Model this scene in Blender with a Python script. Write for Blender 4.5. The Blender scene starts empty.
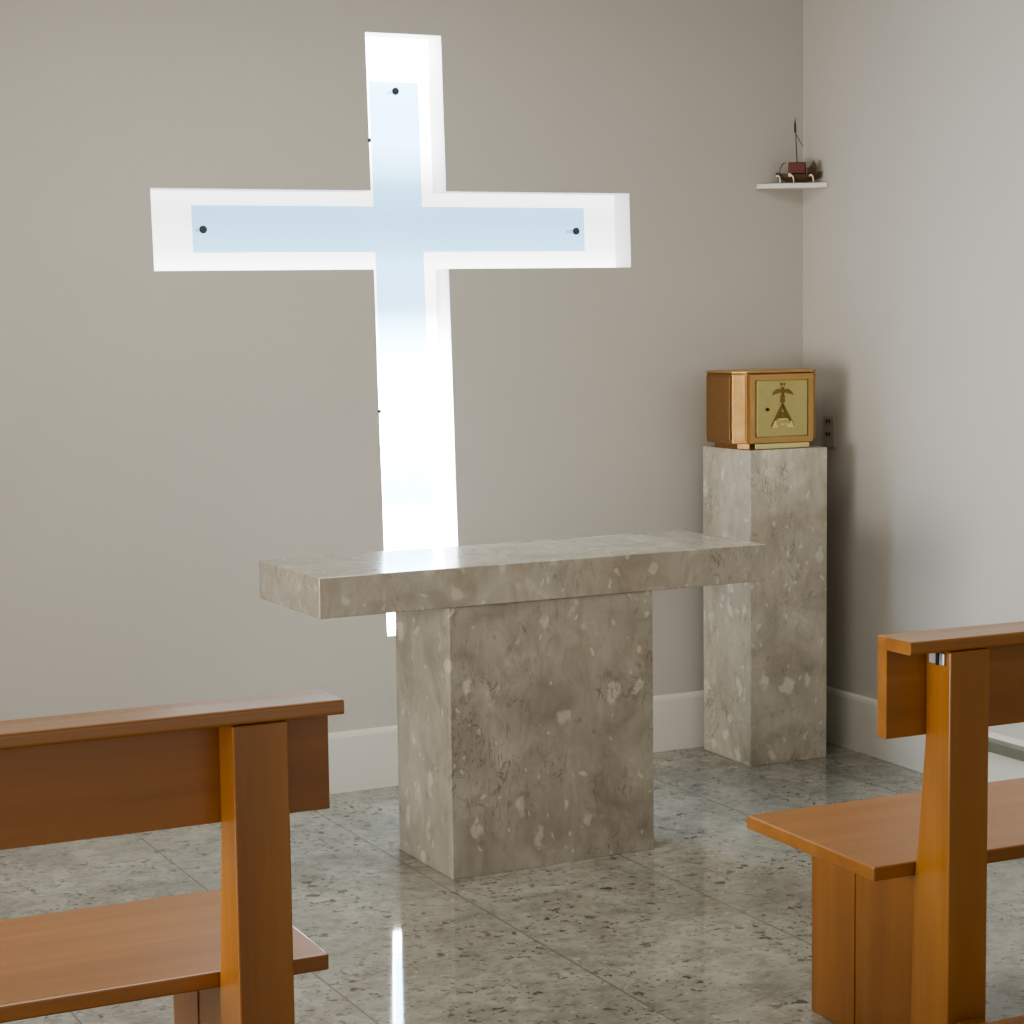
import bpy, bmesh, math, random
from mathutils import Vector, Matrix
random.seed(7)
col = bpy.context.scene.collection
sc = bpy.context.scene

# ------------------------------------------------------------------ materials
def new_mat(name):
    m = bpy.data.materials.new(name); m.use_nodes = True
    nt = m.node_tree; nt.nodes.clear()
    out = nt.nodes.new('ShaderNodeOutputMaterial')
    return m, nt, out
def N(nt, t, **kw):
    n = nt.nodes.new(t)
    for k, v in kw.items():
        if k.startswith('i_'):
            n.inputs[k[2:].replace('_', ' ')].default_value = v
        else: setattr(n, k, v)
    return n
def ramp(nt, fac, stops, interp='LINEAR'):
    r = nt.nodes.new('ShaderNodeValToRGB'); r.color_ramp.interpolation = interp
    el = r.color_ramp.elements
    while len(el) > 1: el.remove(el[0])
    el[0].position = stops[0][0]; el[0].color = (*stops[0][1], 1)
    for p, c in stops[1:]:
        e = el.new(p); e.color = (*c, 1)
    nt.links.new(fac, r.inputs[0]); return r
def mixc(nt, fac, a, b, mode='MIX'):
    m = nt.nodes.new('ShaderNodeMix'); m.data_type = 'RGBA'; m.blend_type = mode
    for s, v in ((m.inputs['Factor'], fac), (m.inputs['A'], a), (m.inputs['B'], b)):
        if hasattr(v, 'is_output'): nt.links.new(v, s)
        elif isinstance(v, (int, float)): s.default_value = v
        else: s.default_value = (*v, 1)
    return m.outputs['Result']
def coords(nt, scale=(1, 1, 1), loc=(0, 0, 0), kind='Object'):
    tc = nt.nodes.new('ShaderNodeTexCoord'); mp = nt.nodes.new('ShaderNodeMapping')
    mp.inputs['Scale'].default_value = scale; mp.inputs['Location'].default_value = loc
    nt.links.new(tc.outputs[kind], mp.inputs[0]); return mp.outputs[0]
def noise(nt, vec, scale, detail=4, rough=.5, dist=0.):
    n = N(nt, 'ShaderNodeTexNoise'); n.inputs['Scale'].default_value = scale
    n.inputs['Detail'].default_value = detail; n.inputs['Roughness'].default_value = rough
    n.inputs['Distortion'].default_value = dist
    nt.links.new(vec, n.inputs['Vector']); return n.outputs['Fac']
def G(r, g, b):
    f = lambda c: ((c/255+.055)/1.055)**2.4 if c > 10 else c/255/12.92
    return (f(r), f(g), f(b))
def principled(nt, out, colr, rough=.5, metal=0., ior=1.5, bump=None, bstr=.1, coat=0.):
    p = N(nt, 'ShaderNodeBsdfPrincipled')
    if hasattr(colr, 'is_output'): nt.links.new(colr, p.inputs['Base Color'])
    else: p.inputs['Base Color'].default_value = (*colr, 1)
    if hasattr(rough, 'is_output'): nt.links.new(rough, p.inputs['Roughness'])
    else: p.inputs['Roughness'].default_value = rough
    p.inputs['Metallic'].default_value = metal; p.inputs['IOR'].default_value = ior
    p.inputs['Coat Weight'].default_value = coat; p.inputs['Coat Roughness'].default_value = .28
    if bump is not None:
        b = N(nt, 'ShaderNodeBump'); b.inputs['Strength'].default_value = bstr; b.inputs['Distance'].default_value = .01
        nt.links.new(bump, b.inputs['Height']); nt.links.new(b.outputs[0], p.inputs['Normal'])
    nt.links.new(p.outputs[0], out.inputs[0]); return p

def paint(name, c, rough=.7, var=.05):
    m, nt, out = new_mat(name); v = coords(nt)
    n = noise(nt, v, 1.3, 3)
    cc = mixc(nt, n, tuple(x*(1-var) for x in c), tuple(min(1, x*(1+var)) for x in c))
    principled(nt, out, cc, rough, bump=noise(nt, v, 260, 2), bstr=.04); return m

def stone(name, tone=1.0, seed=0., rough=.16, fl=1.0, ior=1.45):
    m, nt, out = new_mat(name); v = coords(nt, loc=(seed, seed*.7, seed*.3))
    L = nt.links.new
    big = noise(nt, v, 5.5, 6, .6, .6)
    c = ramp(nt, big, [(.28, G(112*tone, 106*tone, 95*tone)), (.48, G(134*tone, 128*tone, 116*tone)), (.62, G(142*tone, 136*tone, 124*tone)), (.78, G(166*tone, 160*tone, 149*tone))]).outputs[0]
    # cloudy vertical streaks
    v2 = coords(nt, (1, 1, .45), (seed+3, 1, 2))
    st = ramp(nt, noise(nt, v2, 15, 5, .62, 1.2), [(.42, (0, 0, 0)), (.7, (1, 1, 1))]).outputs[0]
    c = mixc(nt, mixc(nt, .5, (0, 0, 0), st), c, G(112*tone, 102*tone, 88*tone))
    # pale fossil chips of irregular outline
    wv = N(nt, 'ShaderNodeVectorMath', operation='ADD')
    nz = N(nt, 'ShaderNodeTexNoise'); nz.inputs['Scale'].default_value = 14; L(v, nz.inputs['Vector'])
    sb = N(nt, 'ShaderNodeVectorMath', operation='MULTIPLY_ADD'); L(nz.outputs['Color'], sb.inputs[0])
    sb.inputs[1].default_value = (.09, .09, .09); L(v, sb.inputs[2])
    for sc_, th, amt, colr in ((13, .19, .55*fl, (186, 180, 164)), (30, .14, .5*fl, (196, 190, 176)), (19, .13, .6*fl, (100, 91, 78))):
        vo = N(nt, 'ShaderNodeTexVoronoi'); vo.inputs['Scale'].default_value = sc_
        mp = N(nt, 'ShaderNodeMapping'); mp.inputs['Location'].default_value = (sc_*.37, seed, sc_*.11)
        mp.inputs['Scale'].default_value = (1, 1, .65)
        L(sb.outputs[0], mp.inputs[0]); L(mp.outputs[0], vo.inputs['Vector'])
        # keep only some cells
        sepc = N(nt, 'ShaderNodeSeparateColor'); L(vo.outputs['Color'], sepc.inputs[0])
        g = N(nt, 'ShaderNodeMath', operation='LESS_THAN'); L(sepc.outputs[0], g.inputs[0]); g.inputs[1].default_value = .42
        d = ramp(nt, vo.outputs['Distance'], [(th, (1, 1, 1)), (th+.1, (0, 0, 0))]).outputs[0]
        mm = N(nt, 'ShaderNodeMath', operation='MULTIPLY'); L(d, mm.inputs[0]); L(g.outputs[0], mm.inputs[1])
        m2 = N(nt, 'ShaderNodeMath', operation='MULTIPLY'); L(mm.outputs[0], m2.inputs[0]); m2.inputs[1].default_value = amt
        c = mixc(nt, m2.outputs[0], c, G(*[min(255, q*tone) for q in colr]))
    # thin dark fissures
    v3 = coords(nt, (1.6, 1.6, .6), (seed, 5, 9))
    vn = noise(nt, v3, 11, 4, .6, 1.6)
    vein = ramp(nt, vn, [(.482, (0, 0, 0)), (.5, (1, 1, 1)), (.518, (0, 0, 0))]).outputs[0]
    gate = ramp(nt, noise(nt, v, 5, 2), [(.5, (0, 0, 0)), (.62, (1, 1, 1))]).outputs[0]
    vg = N(nt, 'ShaderNodeMath', operation='MULTIPLY'); L(vein, vg.inputs[0]); L(gate, vg.inputs[1])
    vg2 = N(nt, 'ShaderNodeMath', operation='MULTIPLY'); L(vg.outputs[0], vg2.inputs[0]); vg2.inputs[1].default_value = .7
    c = mixc(nt, vg2.outputs[0], c, G(82*tone, 73*tone, 62*tone))
    principled(nt, out, c, rough, ior=ior); return m

def granite():
    m, nt, out = new_mat('polished_granite_floor'); L = nt.links.new
    v = coords(nt)
    big = noise(nt, v, 3.2, 6, .62, .8)
    c = ramp(nt, big, [(.3, G(130, 127, 117)), (.5, G(156, 153, 142)), (.7, G(178, 175, 163))]).outputs[0]
    med = ramp(nt, noise(nt, v, 20, 4, .6, .6), [(.45, (0, 0, 0)), (.7, (1, 1, 1))]).outputs[0]
    c = mixc(nt, mixc(nt, .5, (0, 0, 0), med), c, G(96, 93, 86))
    # dark mineral specks gathered in clusters
    cl = ramp(nt, noise(nt, v, 4.5, 3, .6), [(.42, (0, 0, 0)), (.62, (1, 1, 1))]).outputs[0]
    for s, lo, am in ((30, .61, .9), (58, .61, .8)):
        n1 = ramp(nt, noise(nt, v, s, 2, .5, .3), [(lo, (0, 0, 0)), (lo+.05, (1, 1, 1))]).outputs[0]
        a = N(nt, 'ShaderNodeMath', operation='MULTIPLY'); L(n1, a.inputs[0])
        cc = N(nt, 'ShaderNodeMath', operation='MULTIPLY_ADD'); L(cl, cc.inputs[0]); cc.inputs[1].default_value = .7*am; cc.inputs[2].default_value = .3*am
        L(cc.outputs[0], a.inputs[1])
        c = mixc(nt, a.outputs[0], c, G(40, 38, 36))
    # pale chips
    n2 = ramp(nt, noise(nt, coords(nt, loc=(3, 7, 0)), 38, 3, .5, .4), [(.62, (0, 0, 0)), (.7, (1, 1, 1))]).outputs[0]
    c = mixc(nt, mixc(nt, .6, (0, 0, 0), n2), c, G(184, 182, 172))
    # joints of the 585 mm tiles
    sx = N(nt, 'ShaderNodeSeparateXYZ'); L(v, sx.inputs[0])
    outs = []
    for ax, off, wd in (('X', 2.035, .0065), ('Y', 1.75, .0045)):
        a = N(nt, 'ShaderNodeMath', operation='ADD'); L(sx.outputs[ax], a.inputs[0]); a.inputs[1].default_value = off + .585*20
        b = N(nt, 'ShaderNodeMath', operation='PINGPONG'); L(a.outputs[0], b.inputs[0]); b.inputs[1].default_value = .2925
        g = N(nt, 'ShaderNodeMath', operation='LESS_THAN'); L(b.outputs[0], g.inputs[0]); g.inputs[1].default_value = wd/2
        outs.append((g, .62 if ax == 'X' else .4))
    for g, am in outs:
        q = N(nt, 'ShaderNodeMath', operation='MULTIPLY'); L(g.outputs[0], q.inputs[0]); q.inputs[1].default_value = am
        c = mixc(nt, q.outputs[0], c, G(92, 88, 80))
    wav = noise(nt, v, 2.2, 2)
    principled(nt, out, c, .045, ior=FLOOR_IOR, bump=wav, bstr=.02); return m
FLOOR_IOR = 1.95

def wood(name, axis, tone=1.0, rough=.36, coat=.45, cr=.26):
    m, nt, out = new_mat(name)
    s = [9, 9, 9]; s[axis] = .7
    v = coords(nt, tuple(s))
    n1 = noise(nt, v, 1.6, 4, .55, .3)
    s2 = [90, 90, 90]; s2[axis] = 2.5
    n2 = noise(nt, coords(nt, tuple(s2)), 1.5, 3, .6)
    c = ramp(nt, n1, [(.3, tuple(x*tone for x in G(150, 97, 42))), (.55, tuple(x*tone for x in G(165, 109, 48))), (.75, tuple(x*tone for x in G(176, 121, 60)))]).outputs[0]
    k = ramp(nt, n2, [(.35, (.84, .82, .8)), (.65, (1, 1, 1))]).outputs[0]
    c = mixc(nt, .22, c, mixc(nt, 1.0, c, k, 'MULTIPLY'))
    p = principled(nt, out, c, rough, ior=1.48, coat=coat, bump=n2, bstr=.02); p.inputs['Coat Roughness'].default_value = cr; return m

def metal(name, c, rough=.3):
    m, nt, out = new_mat(name); v = coords(nt)
    n = noise(nt, v, 25, 3)
    r = ramp(nt, n, [(.3, (rough*.8,)*3), (.7, (rough*1.25,)*3)]).outputs[0]
    cc = mixc(nt, n, tuple(x*.93 for x in c), c)
    principled(nt, out, cc, r, metal=1.0); return m
def plain(name, c, rough=.5, spec=1.5):
    m, nt, out = new_mat(name); v = coords(nt)
    n = noise(nt, v, 30, 2)
    principled(nt, out, mixc(nt, n, tuple(x*.92 for x in c), tuple(min(1, x*1.06) for x in c)), rough, ior=spec); return m

def backlight():
    """opal sheet of the light box: bright head and foot, levels shaped to light the room"""
    m, nt, out = new_mat('opal_backlit_sheet'); L = nt.links.new
    tc = N(nt, 'ShaderNodeTexCoord'); sp = N(nt, 'ShaderNodeSeparateXYZ'); L(tc.outputs['Object'], sp.inputs[0])
    mr = N(nt, 'ShaderNodeMapRange'); L(sp.outputs['Z'], mr.inputs[0])
    mr.inputs['From Min'].default_value = 0.4; mr.inputs['From Max'].default_value = 2.6
    P = lambda z: (z-.4)/2.2
    g = lambda x: (x/BK,)*3
    r = ramp(nt, mr.outputs[0], [(P(.5), g(38)), (P(.86), g(38)), (P(.95), g(11)), (P(1.05), g(13)), (P(1.15), g(45)), (P(1.38), g(45)), (P(1.45), g(13)), (P(1.60), g(3.2)), (P(1.74), g(3.8)), (P(1.80), g(2.6)), (P(1.9), g(2.1)), (P(2.0), g(2.5)), (P(2.15), g(7)), (P(2.25), g(6.5)), (P(2.45), g(9))])  # dip put in to soften the mirrored cross on the altar top
    tint = mixc(nt, 1.0, r.outputs[0], (1.0, .985, 1.0), 'MULTIPLY')
    e = N(nt, 'ShaderNodeEmission'); L(tint, e.inputs[0]); e.inputs[1].default_value = BK
    L(e.outputs[0], out.inputs[0]); return m
BK = 45.0
def tinted_glass():
    m, nt, out = new_mat('pale_blue_frosted_acrylic'); L = nt.links.new
    t = N(nt, 'ShaderNodeBsdfTransparent')
    n = noise(nt, coords(nt), 3, 2)
    L(mixc(nt, n, (.52, .74, .88), (.58, .79, .92)), t.inputs[0])
    d = N(nt, 'ShaderNodeBsdfTranslucent'); d.inputs[0].default_value = (.75, .88, .95, 1)
    gl = N(nt, 'ShaderNodeBsdfGlossy'); gl.inputs['Roughness'].default_value = .12
    a = N(nt, 'ShaderNodeMixShader'); a.inputs[0].default_value = .15; L(t.outputs[0], a.inputs[1]); L(d.outputs[0], a.inputs[2])
    b = N(nt, 'ShaderNodeMixShader'); b.inputs[0].default_value = .04; L(a.outputs[0], b.inputs[1]); L(gl.outputs[0], b.inputs[2])
    L(b.outputs[0], out.inputs[0]); return m

WALL = paint('warm_grey_wall_paint', G(196, 191, 181))
JAMB = paint('white_niche_paint', G(238, 237, 240), .5, .02)
BASE = paint('white_gloss_baseboard', G(222, 218, 208), .4, .02)
CEIL = paint('ceiling_paint', G(190, 186, 178))
FLOOR = granite()
ST_TOP = stone('altar_marble_slab', 1.27, 1.3, .16, .5, 1.65)
ST_BASE = stone('altar_marble_block', 1.24, 4.1, .28, .7)
ST_PED = stone('pedestal_marble', 1.44, 8.7, .28, .65)
W = [wood('honey_wood_long_grain', 0), wood('honey_wood_cross_grain', 1), wood('honey_wood_upright_grain', 2)]
RAIL = wood('varnished_rail_wood', 0, 1.0, .3, .62, .22)
GOLD = metal('brushed_gold', G(206, 170, 116), .42)
GOLD_LT = metal('pale_gold', G(205, 168, 112), .6)
GOLD_DK = metal('bronze_gold', G(170, 132, 90), .42)
BRASS = metal('olive_brass', G(210, 198, 140), .5)
ENGR = metal('engraved_dark_brass', G(150, 130, 84), .5)
BRIGHT = metal('polished_brass_inlay', G(240, 228, 170), .4)
STEEL = metal('brushed_steel', G(205, 205, 205), .5)
DARK = plain('dark_hollow', G(30, 27, 24), .7)
SCREW = metal('screw_steel', G(110, 114, 122), .35)
WHITE = plain('white_lacquer', G(232, 228, 220), .45)
PLASTIC = plain('grey_white_plastic', G(176, 168, 158), .4)
HULL = plain('olive_brown_wood', G(84, 62, 34), .5)
REDW = plain('dark_red_wood', G(104, 44, 32), .5)
TWINE = plain('dark_twine', G(80, 70, 60), .8)
IVORY = plain('ivory_white', G(236, 228, 208), .5)
SLATE = plain('grey_green_stone', G(112, 112, 98), .3)

# ------------------------------------------------------------------ helpers
def link(name, bm, mat, parent=None, smooth=False, loc=None, rot=None):
    me = bpy.data.meshes.new(name); bm.normal_update(); bm.to_mesh(me); bm.free()
    me.materials.append(mat)
    if smooth:
        for p in me.polygons: p.use_smooth = True
    o = bpy.data.objects.new(name, me); col.objects.link(o)
    if parent: o.parent = parent
    if loc: o.location = loc
    if rot: o.rotation_euler = rot
    return o
def box(bm, x0, x1, y0, y1, z0, z1):
    v = [bm.verts.new((x, y, z)) for z in (z0, z1) for y in (y0, y1) for x in (x0, x1)]
    for f in ((0, 2, 3, 1), (4, 5, 7, 6), (0, 1, 5, 4), (1, 3, 7, 5), (3, 2, 6, 7), (2, 0, 4, 6)):
        bm.faces.new([v[i] for i in f])
    return v
def bbox(x0, x1, y0, y1, z0, z1, bev=0., seg=2):
    bm = bmesh.new(); box(bm, x0, x1, y0, y1, z0, z1)
    if bev: bmesh.ops.bevel(bm, geom=bm.edges[:], offset=bev, segments=seg, affect='EDGES', profile=.5)
    return bm
def prism(pts, axis, a, b, bev=0., seg=2):
    """polygon pts in the plane normal to axis, extruded from a to b"""
    bm = bmesh.new()
    def mk(p, t):
        q = list(p); q.insert(axis, t); return bm.verts.new(q)
    A = [mk(p, a) for p in pts]; B = [mk(p, b) for p in pts]; n = len(pts)
    bm.faces.new(A[::-1]); bm.faces.new(B)
    for i in range(n): bm.faces.new([A[i], A[(i+1) % n], B[(i+1) % n], B[i]])
    bmesh.ops.recalc_face_normals(bm, faces=bm.faces[:])
    if bev: bmesh.ops.bevel(bm, geom=bm.edges[:], offset=bev, segments=seg, affect='EDGES', profile=.5)
    return bm
def tube(bm, pts, r, n=10):
    pts = [Vector(p) for p in pts]; rings = []
    for i, p in enumerate(pts):
        d = (pts[min(i+1, len(pts)-1)] - pts[max(i-1, 0)]).normalized()
        a = d.orthogonal().normalized(); b = d.cross(a)
        rr = r[i] if isinstance(r, (list, tuple)) else r
        if i and True:
            # keep frames aligned with the previous ring
            pa = rings[-1][1]; a = (pa - d*pa.dot(d)).normalized(); b = d.cross(a)
        rings.append(([bm.verts.new(p + (a*math.cos(t)+b*math.sin(t))*rr) for t in [2*math.pi*k/n for k in range(n)]], a))
    for i in range(len(rings)-1):
        A, B = rings[i][0], rings[i+1][0]
        for k in range(n): bm.faces.new([A[k], A[(k+1) % n], B[(k+1) % n], B[k]])
    bm.faces.new(rings[0][0][::-1]); bm.faces.new(rings[-1][0])
def disc(bm, c, r, y0, y1, n=20):
    tube(bm, [(c[0], y0, c[1]), (c[0], y1, c[1])], r, n)
def tag(o, label, cat, group=None):
    o['label'] = label; o['category'] = cat
    if group: o['group'] = group
    return o
def root(name, loc, rz, label, cat, group=None):
    o = bpy.data.objects.new(name, None); col.objects.link(o); o.empty_display_size = .1
    o.location = loc; o.rotation_euler = (0, 0, math.radians(rz)); return tag(o, label, cat, group)
def struct(o): o['kind'] = 'structure'; return o

# ------------------------------------------------------------------ fitted layout (metres; corner of the room at 0,0)
CX, CY, CZ, YAW, PITCH, ROLL, FPX = -4.297, -6.071, 1.57, 26.957, 5.621, -0.738, 1991.67
CXL, CXR, CZT, CZB = -1.709, -1.438, 2.493, .509
AXL, AXR, AZT, AZB = -2.451, -.732, 1.985, 1.729
CM = ((CXL+CXR)/2, (AZT+AZB)/2); CROT = math.radians(.814)
H = 3.0; XL = -6.2; YB = -7.6
WY = 0.0

def crot(x, z):
    dx, dz = x-CM[0], z-CM[1]
    return CM[0]+dx-dz*math.tan(SH1), CM[1]+dz+dx*math.tan(SH2)
SH1, SH2 = math.radians(1.12), math.radians(.35)
def cross_outline(m=0., bot=0.):
    p = [(CXL+m, CZB+bot), (CXR-m, CZB+bot), (CXR-m, AZB+m), (AXR-m, AZB+m), (AXR-m, AZT-m), (CXR-m, AZT-m), (CXR-m, CZT-m),
         (CXL+m, CZT-m), (CXL+m, AZT-m), (AXL+m, AZT-m), (AXL+m, AZB+m), (CXL+m, AZB+m)]
    return p

# back wall: one slab pierced by the cross-shaped opening
T = .24
def back_wall():
    xs = [XL, AXL, CXL, CXR, AXR, .2]; zs = [-.05, CZB, AZB, AZT, CZT, H]
    bm = bmesh.new(); g = {}
    for i, x in enumerate(xs):
        for j, z in enumerate(zs):
            q = (x, z)
            if 0 < i < 5 and 0 < j < 5: q = crot(x, z)
            for s, y in ((0, 0.), (1, T)): g[i, j, s] = bm.verts.new((q[0], y, q[1]))
    hole = {(2, 1), (2, 2), (2, 3), (1, 2), (3, 2)}
    solid = lambda i, j: 0 <= i < 5 and 0 <= j < 5 and (i, j) not in hole
    for i in range(5):
        for j in range(5):
            if not solid(i, j): continue
            bm.faces.new([g[i, j, 0], g[i+1, j, 0], g[i+1, j+1, 0], g[i, j+1, 0]])
            bm.faces.new([g[i, j, 1], g[i, j+1, 1], g[i+1, j+1, 1], g[i+1, j, 1]])
            for (di, dj, a, b) in ((-1, 0, (i, j), (i, j+1)), (1, 0, (i+1, j+1), (i+1, j)), (0, -1, (i+1, j), (i, j)), (0, 1, (i, j+1), (i+1, j+1))):
                if not solid(i+di, j+dj):
                    f = bm.faces.new([g[(*a, 0)], g[(*b, 0)], g[(*b, 1)], g[(*a, 1)]])
                    if (i+di, j+dj) in hole: f.material_index = 1
    bmesh.ops.recalc_face_normals(bm, faces=bm.faces[:])
    o = link('wall_back', bm, WALL); o.data.materials.append(JAMB); return struct(o)
back_wall()
RWY = math.radians(-1.077)
wr = link('wall_right', bbox(0, .2, -8.2, 0, -.05, H), WALL, rot=(0, 0, RWY)); struct(wr)
struct(link('wall_left', bbox(XL-.2, XL, YB, 0, -.05, H), WALL))
struct(link('floor', bbox(XL, .4, YB, 0, -.05, 0), FLOOR))
struct(link('ceiling', bbox(XL, .4, YB, 0, H, H+.1), CEIL))
# baseboards with a small rounded shoulder
def baseboard(name, L_, loc, rot):
    pr = [(0, 0), (-.016, 0), (-.016, .185), (-.013, .196), (-.006, .203), (0, .203)]
    o = link(name, prism(pr, 0, -L_, 0), BASE, loc=loc, rot=rot); return struct(o)
baseboard('baseboard_back', 6.1, (-.018, 0, 0), (0, 0, 0))
b = link('baseboard_right', prism([(0, 0), (-.016, 0), (-.016, .185), (-.013, .196), (-.006, .203), (0, .203)], 1, -6.5, 0), BASE, rot=(0, 0, RWY)); struct(b)
b = link('trim_1', prism([(-.001, .155), (-.045, .155), (-.05, .160), (-.05, .183), (-.045, .188), (-.001, .188)], 1, -6.5, -.98), SLATE, rot=(0, 0, RWY)); b.location = (-.015, 0, 0); struct(b)

# ------------------------------------------------------------------ luminous cross
cr = root('wall_cross', (CM[0], .1, .0), 0, 'large luminous white cross set into the grey wall behind the altar', 'cross')
loc0 = Vector((CM[0], .1, 0))
def cpoly(pts, y0, y1, name, mat, bev=0.):
    q = [(crot(*p)[0]-loc0.x, crot(*p)[1]) for p in pts]
    bm = prism(q, 1, y0-loc0.y, y1-loc0.y, bev)
    return link(name, bm, mat, cr)
e = .0
light_sheet = cpoly(cross_outline(.0005), .105, .112, 'light_sheet', backlight())
light_sheet['label'] = 'glowing white opal sheet'
YP = .045
gx0, gx1, gz0, gz1 = -2.306, -.890, 1.787, 1.936
vx0, vx1 = -1.680, -1.507
def ucrot(x, z):
    dx, dz = x-CM[0], z-CM[1]; c, s = math.cos(-CROT), math.sin(-CROT)
    return CM[0]+dx*c-dz*s, CM[1]+dx*s+dz*c
pz = [(vx0, .60), (vx1, .60), (vx1, gz0), (gx1, gz0), (gx1, gz1), (vx1, gz1), (vx1, 2.342), (vx0, 2.342), (vx0, gz1), (gx0, gz1), (gx0, gz0), (vx0, gz0)]
o = cpoly(pz, YP, YP+.006, 'glass_panel', tinted_glass()); o['label'] = 'smaller pale blue glass cross'
for px, pz_ in ((-1.600, 2.312), (-2.273, 1.855), (-.925, 1.860), (-1.600, .64)):
    x, z = px, pz_
    bm = bmesh.new(); disc(bm, (x-loc0.x, z), .0125, YP-.010-loc0.y, YP-.001-loc0.y, 20)
    bmesh.ops.bevel(bm, geom=[e for e in bm.edges if all(abs(v.co.y-(YP-.010-loc0.y)) < 1e-5 for v in e.verts)], offset=.003, segments=2, affect='EDGES')
    s = link('screw', bm, SCREW, cr, smooth=False)
    s['label'] = 'dark steel screw head'
    bm = bmesh.new(); disc(bm, (x-loc0.x, z), .006, YP+.007-loc0.y, .104-loc0.y, 12)
    link('standoff', bm, STEEL, s)
for z in (1.262, 2.147):
    x, zz = crot(CXL, z)
    link('clip', bbox(x-.004-loc0.x, x+.006-loc0.x, -.004-loc0.y, .02-loc0.y, zz-.006, zz+.006, .001), SCREW, cr)

# ------------------------------------------------------------------ altar
al = root('altar', (-2.367, -1.134, 0), .075, 'beige marble altar table with a thick overhanging slab before the cross', 'altar')
w, d, h, t = 1.432, .469, .880, .111
link('slab', bbox(0, w, 0, d, h-t, h, .0018, 1), ST_TOP, al)
bx, by = -1.996+2.367, -1.178+1.134+.02
# the block stands a hair behind the slab's front edge
link('pedestal_block', bbox(bx+.012, bx+.668, .003, .374, 0, h-t-.0005, .0012, 1), ST_BASE, al)

# ------------------------------------------------------------------ pedestal and tabernacle
pd = root('pedestal', (-.482, -.376, 0), -1.631, 'tall square marble pedestal in the corner carrying the gold tabernacle', 'pedestal')
link('pillar', bbox(0, .315, 0, .317, 0, 1.10, .0015, 1), ST_PED, pd)

PW = math.radians(-1.631)
tb = root('tabernacle', (-.482+.146, -.340, 1.10), -1.631, 'gold tabernacle box with cut corners and an engraved door', 'tabernacle')
def octo(hw, d0, d1, c): return [(-hw+c, d0), (hw-c, d0), (hw, d0+c), (hw, d1-c), (hw-c, d1), (-hw+c, d1), (-hw, d1-c), (-hw, d0+c)]
HW = .170
link('base_plinth', prism(octo(.145, .012, .225, .03), 2, 0, .022, .002), GOLD_DK, tb)
body = link('body', prism(octo(HW, 0, .245, .038), 2, .020, .262, .003), GOLD_DK, tb)
link('lid', prism(octo(HW+.003, -.003, .248, .039), 2, .2625, .270, .002), GOLD, tb)
for sgn in (-1, 1):       # pale strips on the cut front corners
    bm = bmesh.new(); box(bm, -.0205, .0205, -.004, .0, .030, .256)
    bmesh.ops.bevel(bm, geom=bm.edges[:], offset=.001, segments=1, affect='EDGES')
    o = link('corner_strip', bm, GOLD_LT, tb, loc=(sgn*(HW-.019), .019, 0), rot=(0, 0, math.radians(45*sgn)))
def frame(x0, x1, z0, z1, w_, y0, y1, bev=.0015):
    bm = bmesh.new()
    box(bm, x0, x0+w_, y0, y1, z0, z1); box(bm, x1-w_, x1, y0, y1, z0, z1)
    box(bm, x0+w_, x1-w_, y0, y1, z0, z0+w_); box(bm, x0+w_, x1-w_, y0, y1, z1-w_, z1)
    return bm
link('front_frame', frame(-.128, .128, .022, .258, .020, -.014, 0), GOLD, tb)
link('side_frame', bbox(-HW-.006, -HW, .045, .20, .03, .252, .002), GOLD_DK, tb)
link('threshold', bbox(-.112, .108, -.022, -.0145, .002, .020, .002), BRIGHT, tb)
dr = link('door', bbox(-.1035, .1035, -.018, -.002, .043, .237, .003), BRASS, tb)
# engraving on the door: small monogram, spread wings, round body, rayed triangle with bright feet
def poly_plate(name, polys, mat, par, y0, y1):
    bm = bmesh.new()
    for P in polys:
        A = [bm.verts.new((x, y0, z)) for x, z in P]; B = [bm.verts.new((x, y1, z)) for x, z in P]; n = len(P)
        bm.faces.new(A); bm.faces.new(B[::-1])
        for i in range(n): bm.faces.new([A[i], B[i], B[(i+1) % n], A[(i+1) % n]])
    bmesh.ops.recalc_face_normals(bm, faces=bm.faces[:])
    return link(name, bm, mat, par)
ys0, ys1 = -.0205, -.0182
def stroke(a, b, w_):
    a, b = Vector(a), Vector(b); n = (b-a).normalized(); n = Vector((-n.y, n.x))*w_/2
    return [tuple(a-n), tuple(b-n), tuple(b+n), tuple(a+n)]
cxm = 0.0
wing = lambda s: [(cxm+s*.004, .206), (cxm+s*.022, .208), (cxm+s*.038, .197), (cxm+s*.044, .186), (cxm+s*.030, .190), (cxm+s*.016, .193), (cxm+s*.004, .196)]
poly_plate('dove_engraving', [wing(-1), wing(1), [(cxm-.006, .214), (cxm+.006, .214), (cxm+.005, .19), (cxm+.01, .176), (cxm-.01, .176), (cxm-.005, .19)],
    [(cxm+.010*math.cos(a)+.0, .168+.010*math.sin(a)) for a in [k*math.pi/6 for k in range(12)]]], ENGR, dr, ys0, ys1)
poly_plate('monogram', [stroke((-.009, .219), (-.009, .229), .003), stroke((-.009, .224), (-.001, .224), .003), stroke((-.001, .219), (-.001, .229), .003), stroke((.006, .219), (.010, .229), .003)], ENGR, dr, ys0, ys1)
poly_plate('triangle_engraving', [stroke((0, .155), (-.045, .078), .008), stroke((0, .155), (.045, .078), .008), stroke((0, .152), (-.016, .100), .004), stroke((0, .152), (.016, .100), .004),
    [(-.012, .128), (.012, .128), (.022, .104), (-.022, .104)]], ENGR, dr, ys0, ys1)
poly_plate('bright_inlay', [[(-.046, .074), (-.020, .074), (-.022, .082), (-.028, .086), (-.026, .098), (-.034, .098)], [(.046, .074), (.014, .074), (.014, .090), (.022, .090), (.024, .082), (.034, .098)], stroke((-.020, .103), (.018, .103), .005), stroke((-.012, .086), (.010, .086), .004)], BRIGHT, dr, ys0-.001, ys1)
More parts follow.
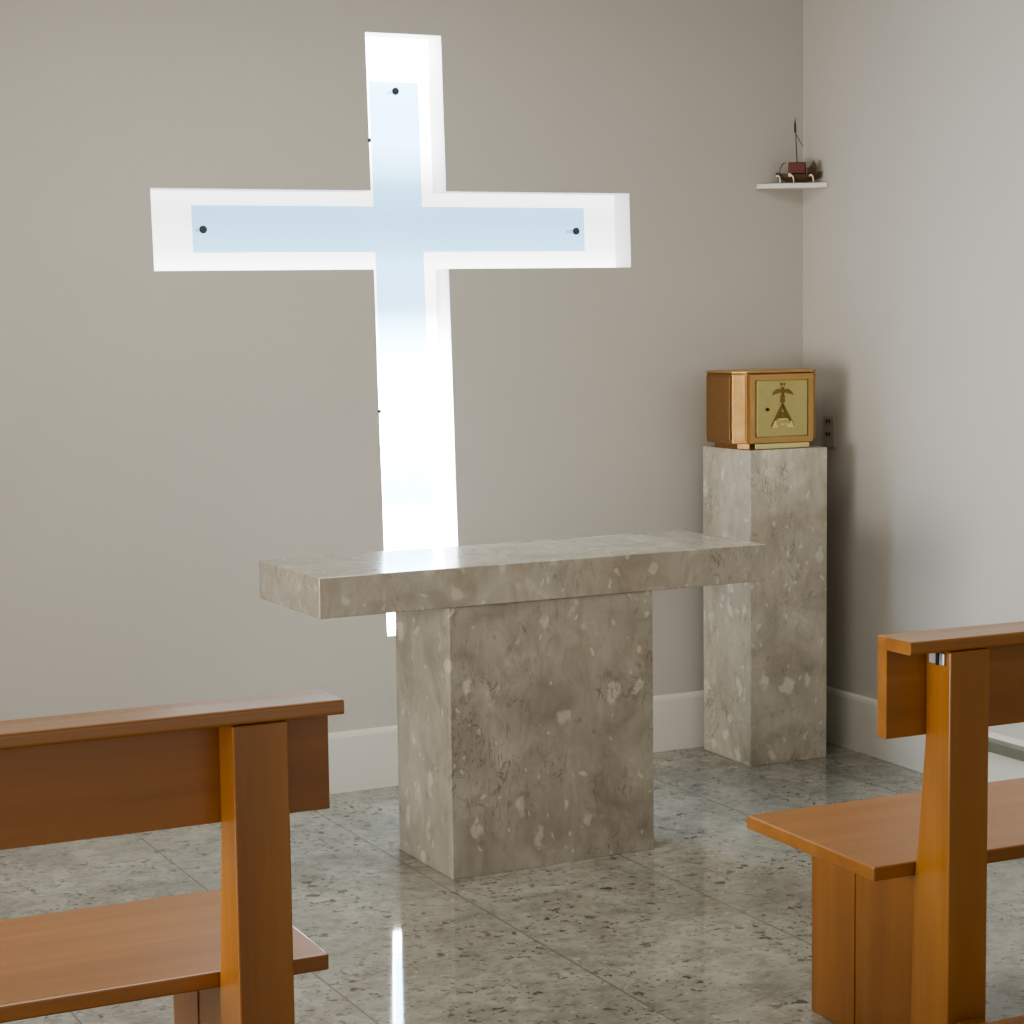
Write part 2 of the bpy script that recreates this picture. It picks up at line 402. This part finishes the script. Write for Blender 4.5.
bm = bmesh.new(); disc(bm, (-.063, .138), .0055, -.0215, -.0182, 14)
kh = link('keyhole', bm, DARK, dr)
link('key_plate', bbox(-.0575, -.053, -.021, -.0182, .133, .143, .0005, 1), GOLD_LT, dr)

# ------------------------------------------------------------------ wall outlet
ot = root('wall_outlet', (-.004, -.18, 1.14), math.degrees(RWY), 'small grey wall socket plate on the right wall beside the tabernacle', 'outlet')
link('cover_plate', bbox(-.008, .0, -.036, .036, -.058, .058, .003), PLASTIC, ot)
for z in (.038, -.010):
    s = link('socket', bbox(-.011, -.0082, -.018, .018, z-.014, z+.014, .002), PLASTIC, ot)
    bm = bmesh.new()
    for yy in (-.008, .008): box(bm, -.0125, -.0112, yy-.0035, yy+.0035, z-.006, z+.006)
    link('slot', bm, DARK, s)

# ------------------------------------------------------------------ corner shelf with the model boat
R = .205
pts = [(-.002, -.002), (-.205, -.002), (-.208, -.014), (-.165, -.052), (-.110, -.092), (-.055, -.128), (-.014, -.165), (-.006, -.163)]
sh = link('corner_shelf', prism(pts, 2, -.018, 0, .002), WHITE, loc=(0, 0, 2.032))
tag(sh, 'small white corner shelf high up where the two walls meet', 'shelf')
bt = root('model_boat', (-.077, -.083, 2.032), -39, 'tiny brown and red model sailing boat with thin mast on the corner shelf', 'model boat')
def hull():
    bm = bmesh.new(); L_ = .082; rows = []
    for i in range(13):
        u = -1+2*i/12; x = u*L_
        half = .024*(1-abs(u)**2.6)+.0015; sheer = .026+.008*abs(u)**2.2; keel = .004+.012*abs(u)**3
        row = [bm.verts.new(p) for p in ((x, -half, sheer), (x*.97, -half*.82, (sheer+keel)*.5), (x*.92, -half*.3, keel), (x*.92, half*.3, keel), (x*.97, half*.82, (sheer+keel)*.5), (x, half, sheer))]
        rows.append(row)
    for a, b in zip(rows, rows[1:]):
        for k in range(5): bm.faces.new([a[k], b[k], b[k+1], a[k+1]])
        bm.faces.new([a[5], b[5], b[0], a[0]])
    bm.faces.new(rows[0]); bm.faces.new(rows[-1][::-1])
    bmesh.ops.recalc_face_normals(bm, faces=bm.faces[:]); return bm
link('hull', hull(), HULL, bt)
bm = bmesh.new()
for q in range(5): box(bm, .058-.006*q, .061-.006*q, -.018, .018, .030, .034+.006*(5-abs(q-1)))
link('stern_rail', bm, HULL, bt)
link('cabin', bbox(-.036, .026, -.016, .016, .028, .062, .003), REDW, bt)
link('cabin', bbox(.030, .060, -.013, .013, .028, .045, .003), REDW, bt)
bm = bmesh.new(); tube(bm, [(-.006, 0, .060), (-.009, 0, .12), (-.012, 0, .193)], [.0022, .0018, .0012], 8); mast = link('mast', bm, TWINE, bt)
bm = bmesh.new(); tube(bm, [(-.012, 0, .148), (-.012, 0, .156), (-.013, 0, .175), (-.013, 0, .186)], [.002, .0045, .004, .001], 10); link('furled_sail', bm, TWINE, mast)
bm = bmesh.new(); tube(bm, [(-.009, 0, .145), (.004, 0, .125), (.016, 0, .108)], .0012, 6); link('boom', bm, TWINE, mast)
bm = bmesh.new(); tube(bm, [(-.068+.022*(1-math.cos(a)), 0, .028+.034*math.sin(a)) for a in [k*math.pi/16 for k in range(9)]], .0016, 6); link('hoop', bm, TWINE, bt)
for i, x in enumerate((-.066, -.018, .052)):
    bm = bmesh.new(); tube(bm, [(x-.012, -.026, .020), (x-.006, -.030, .023), (x, -.031, .018), (x+.002, -.031, .010), (x+.003, -.032, .0005)], [.003, .003, .0026, .0022, .0022], 8)
    o = link('support_hook', bm, IVORY, bt, smooth=True); o['label'] = 'white curved hook'
bm = bmesh.new(); bmesh.ops.create_uvsphere(bm, u_segments=10, v_segments=8, radius=.006)
link('lantern', bm, IVORY, bt, True, loc=(-.030, -.024, .024))

bt.scale = (1, 1, 1.2)

# ------------------------------------------------------------------ pews
SZ, SD, CH = .45, .484, .926
def pew(x, y, rz, sg, length, label, bracket):
    r = root('church_pew', (x, y, 0), rz, label, 'pew', 'wooden pews facing the altar')
    X = lambda a, b: (min(a*sg, b*sg), max(a*sg, b*sg))
    link('seat', bbox(*X(0, length), 0, SD, SZ-.03, SZ, .004), W[0], r)
    # book rail and backrest board, flush on top
    a, b_ = X(.005, length-.005); rr = .006
    prof = [(-.0335, CH-.026)] + [(-.113+rr-rr*math.sin(t), CH-.026+rr-rr*math.cos(t)) for t in [math.pi/2*k/4 for k in range(5)]] + [(-.113+rr-rr*math.cos(t), CH-rr+rr*math.sin(t)) for t in [math.pi/2*k/4 for k in range(5)]] + [(-.0335, CH)]
    link('book_rail', prism(prof, 0, a, b_), RAIL, r)
    link('backrest', bbox(*X(.005, length-.005), -.0333, -.003, CH-.206, CH, .0008, 1), W[0], r)
    for off in (.100 if sg > 0 else .106, length-.100-.097):
        a, b_ = X(off, off+.097)
        pr = [(-.117+.004, 0), (-.117+.004, CH-.027), (-.034, CH-.027), (-.034, CH-.21), (-.012, SZ+.05), (-.001, SZ-.03), (.012, 0)]
        o = link('post', prism(pr, 0, a, b_, .003), W[2], r)
        # end panel carrying the seat
        a2, b2 = X(off+.028, off+.062)
        p = link('end_panel', bbox(a2, b2, .013, .415, 0, SZ-.031, .003), W[2], r)
        link('batten', bbox(*X(off+.0255, off+.0275) if sg > 0 else X(off+.0625, off+.0645), .245, .295, .01, SZ-.05, .0008, 1), W[2], p)
        k, k2 = X(off+.02, off+.077)
        link('kneeler_bracket', bbox(k, k2, -.33, -.114, .05, .146, .003), W[1], r)
    link('kneeler', bbox(*X(.02, length-.02), -.37, -.205, .147, .175, .004), W[0], r)
    if bracket:
        a = .100*sg
        q = link('bracket', bbox(a-.007, a-.0002, -.100, -.052, CH-.056, CH-.030, .002), STEEL, r); q['label'] = 'small shiny steel fitting'
        link('bolt', bbox(a-.010, a-.0072, -.086, -.078, CH-.056, CH-.030, .001), DARK, q)
    return r
pew(-1.869, -2.889, -1.796, 1, 1.72, 'honey wood pew at the right with its left end showing', True)
pew(-3.037, -2.857, -1.005, -1, 2.3, 'honey wood pew at the lower left with its right end showing', False)

# ------------------------------------------------------------------ light
def area(name, loc, target, size, size_y, power, colr):
    l = bpy.data.lights.new(name, 'AREA'); l.shape = 'RECTANGLE'; l.size = size; l.size_y = size_y
    l.energy = power; l.color = colr
    o = bpy.data.objects.new(name, l); col.objects.link(o); o.location = loc
    o.rotation_euler = (Vector(target)-Vector(loc)).to_track_quat('-Z', 'Y').to_euler(); return o
wl = area('left_fill_light', (-6.1, -2.5, 1.0), (0, -1.9, 1.3), 2.0, 1.3, 36, (1., .98, .95)); wl.data.spread = math.radians(90)  # unseen fill added at the left to brighten the right wall; no window there
area('ceiling_light', (-2.4, -1.7, 2.96), (-2.4, -1.7, 0), 2.2, .9, 30, (1., .97, .9))
wd = bpy.data.worlds.new('World'); sc.world = wd; wd.use_nodes = True
bgn = wd.node_tree.nodes['Background']; bgn.inputs[0].default_value = (.95, .97, 1, 1); bgn.inputs[1].default_value = .72

# ------------------------------------------------------------------ camera
yw, pt_, rl = map(math.radians, (YAW, PITCH, ROLL))
fw = Vector((math.sin(yw)*math.cos(pt_), math.cos(yw)*math.cos(pt_), -math.sin(pt_)))
rt = Vector((math.cos(yw), -math.sin(yw), 0)); up = rt.cross(fw)
Rv = rt*math.cos(rl)+up*math.sin(rl); Uv = -rt*math.sin(rl)+up*math.cos(rl)
cd = bpy.data.cameras.new('Camera'); cam = bpy.data.objects.new('Camera', cd); col.objects.link(cam)
cd.sensor_width = 36; cd.sensor_fit = 'HORIZONTAL'; cd.lens = FPX/1024*36; cd.clip_start = .05
M = Matrix((Rv, Uv, -fw)).transposed().to_4x4(); M.translation = Vector((CX, CY, CZ)); cam.matrix_world = M
sc.camera = cam
sc.view_settings.view_transform = 'AgX'
sc.view_settings.look = 'AgX - Medium High Contrast'
sc.view_settings.exposure = 0.27
sc.cycles.max_bounces = 8
sc.cycles.use_denoising = True
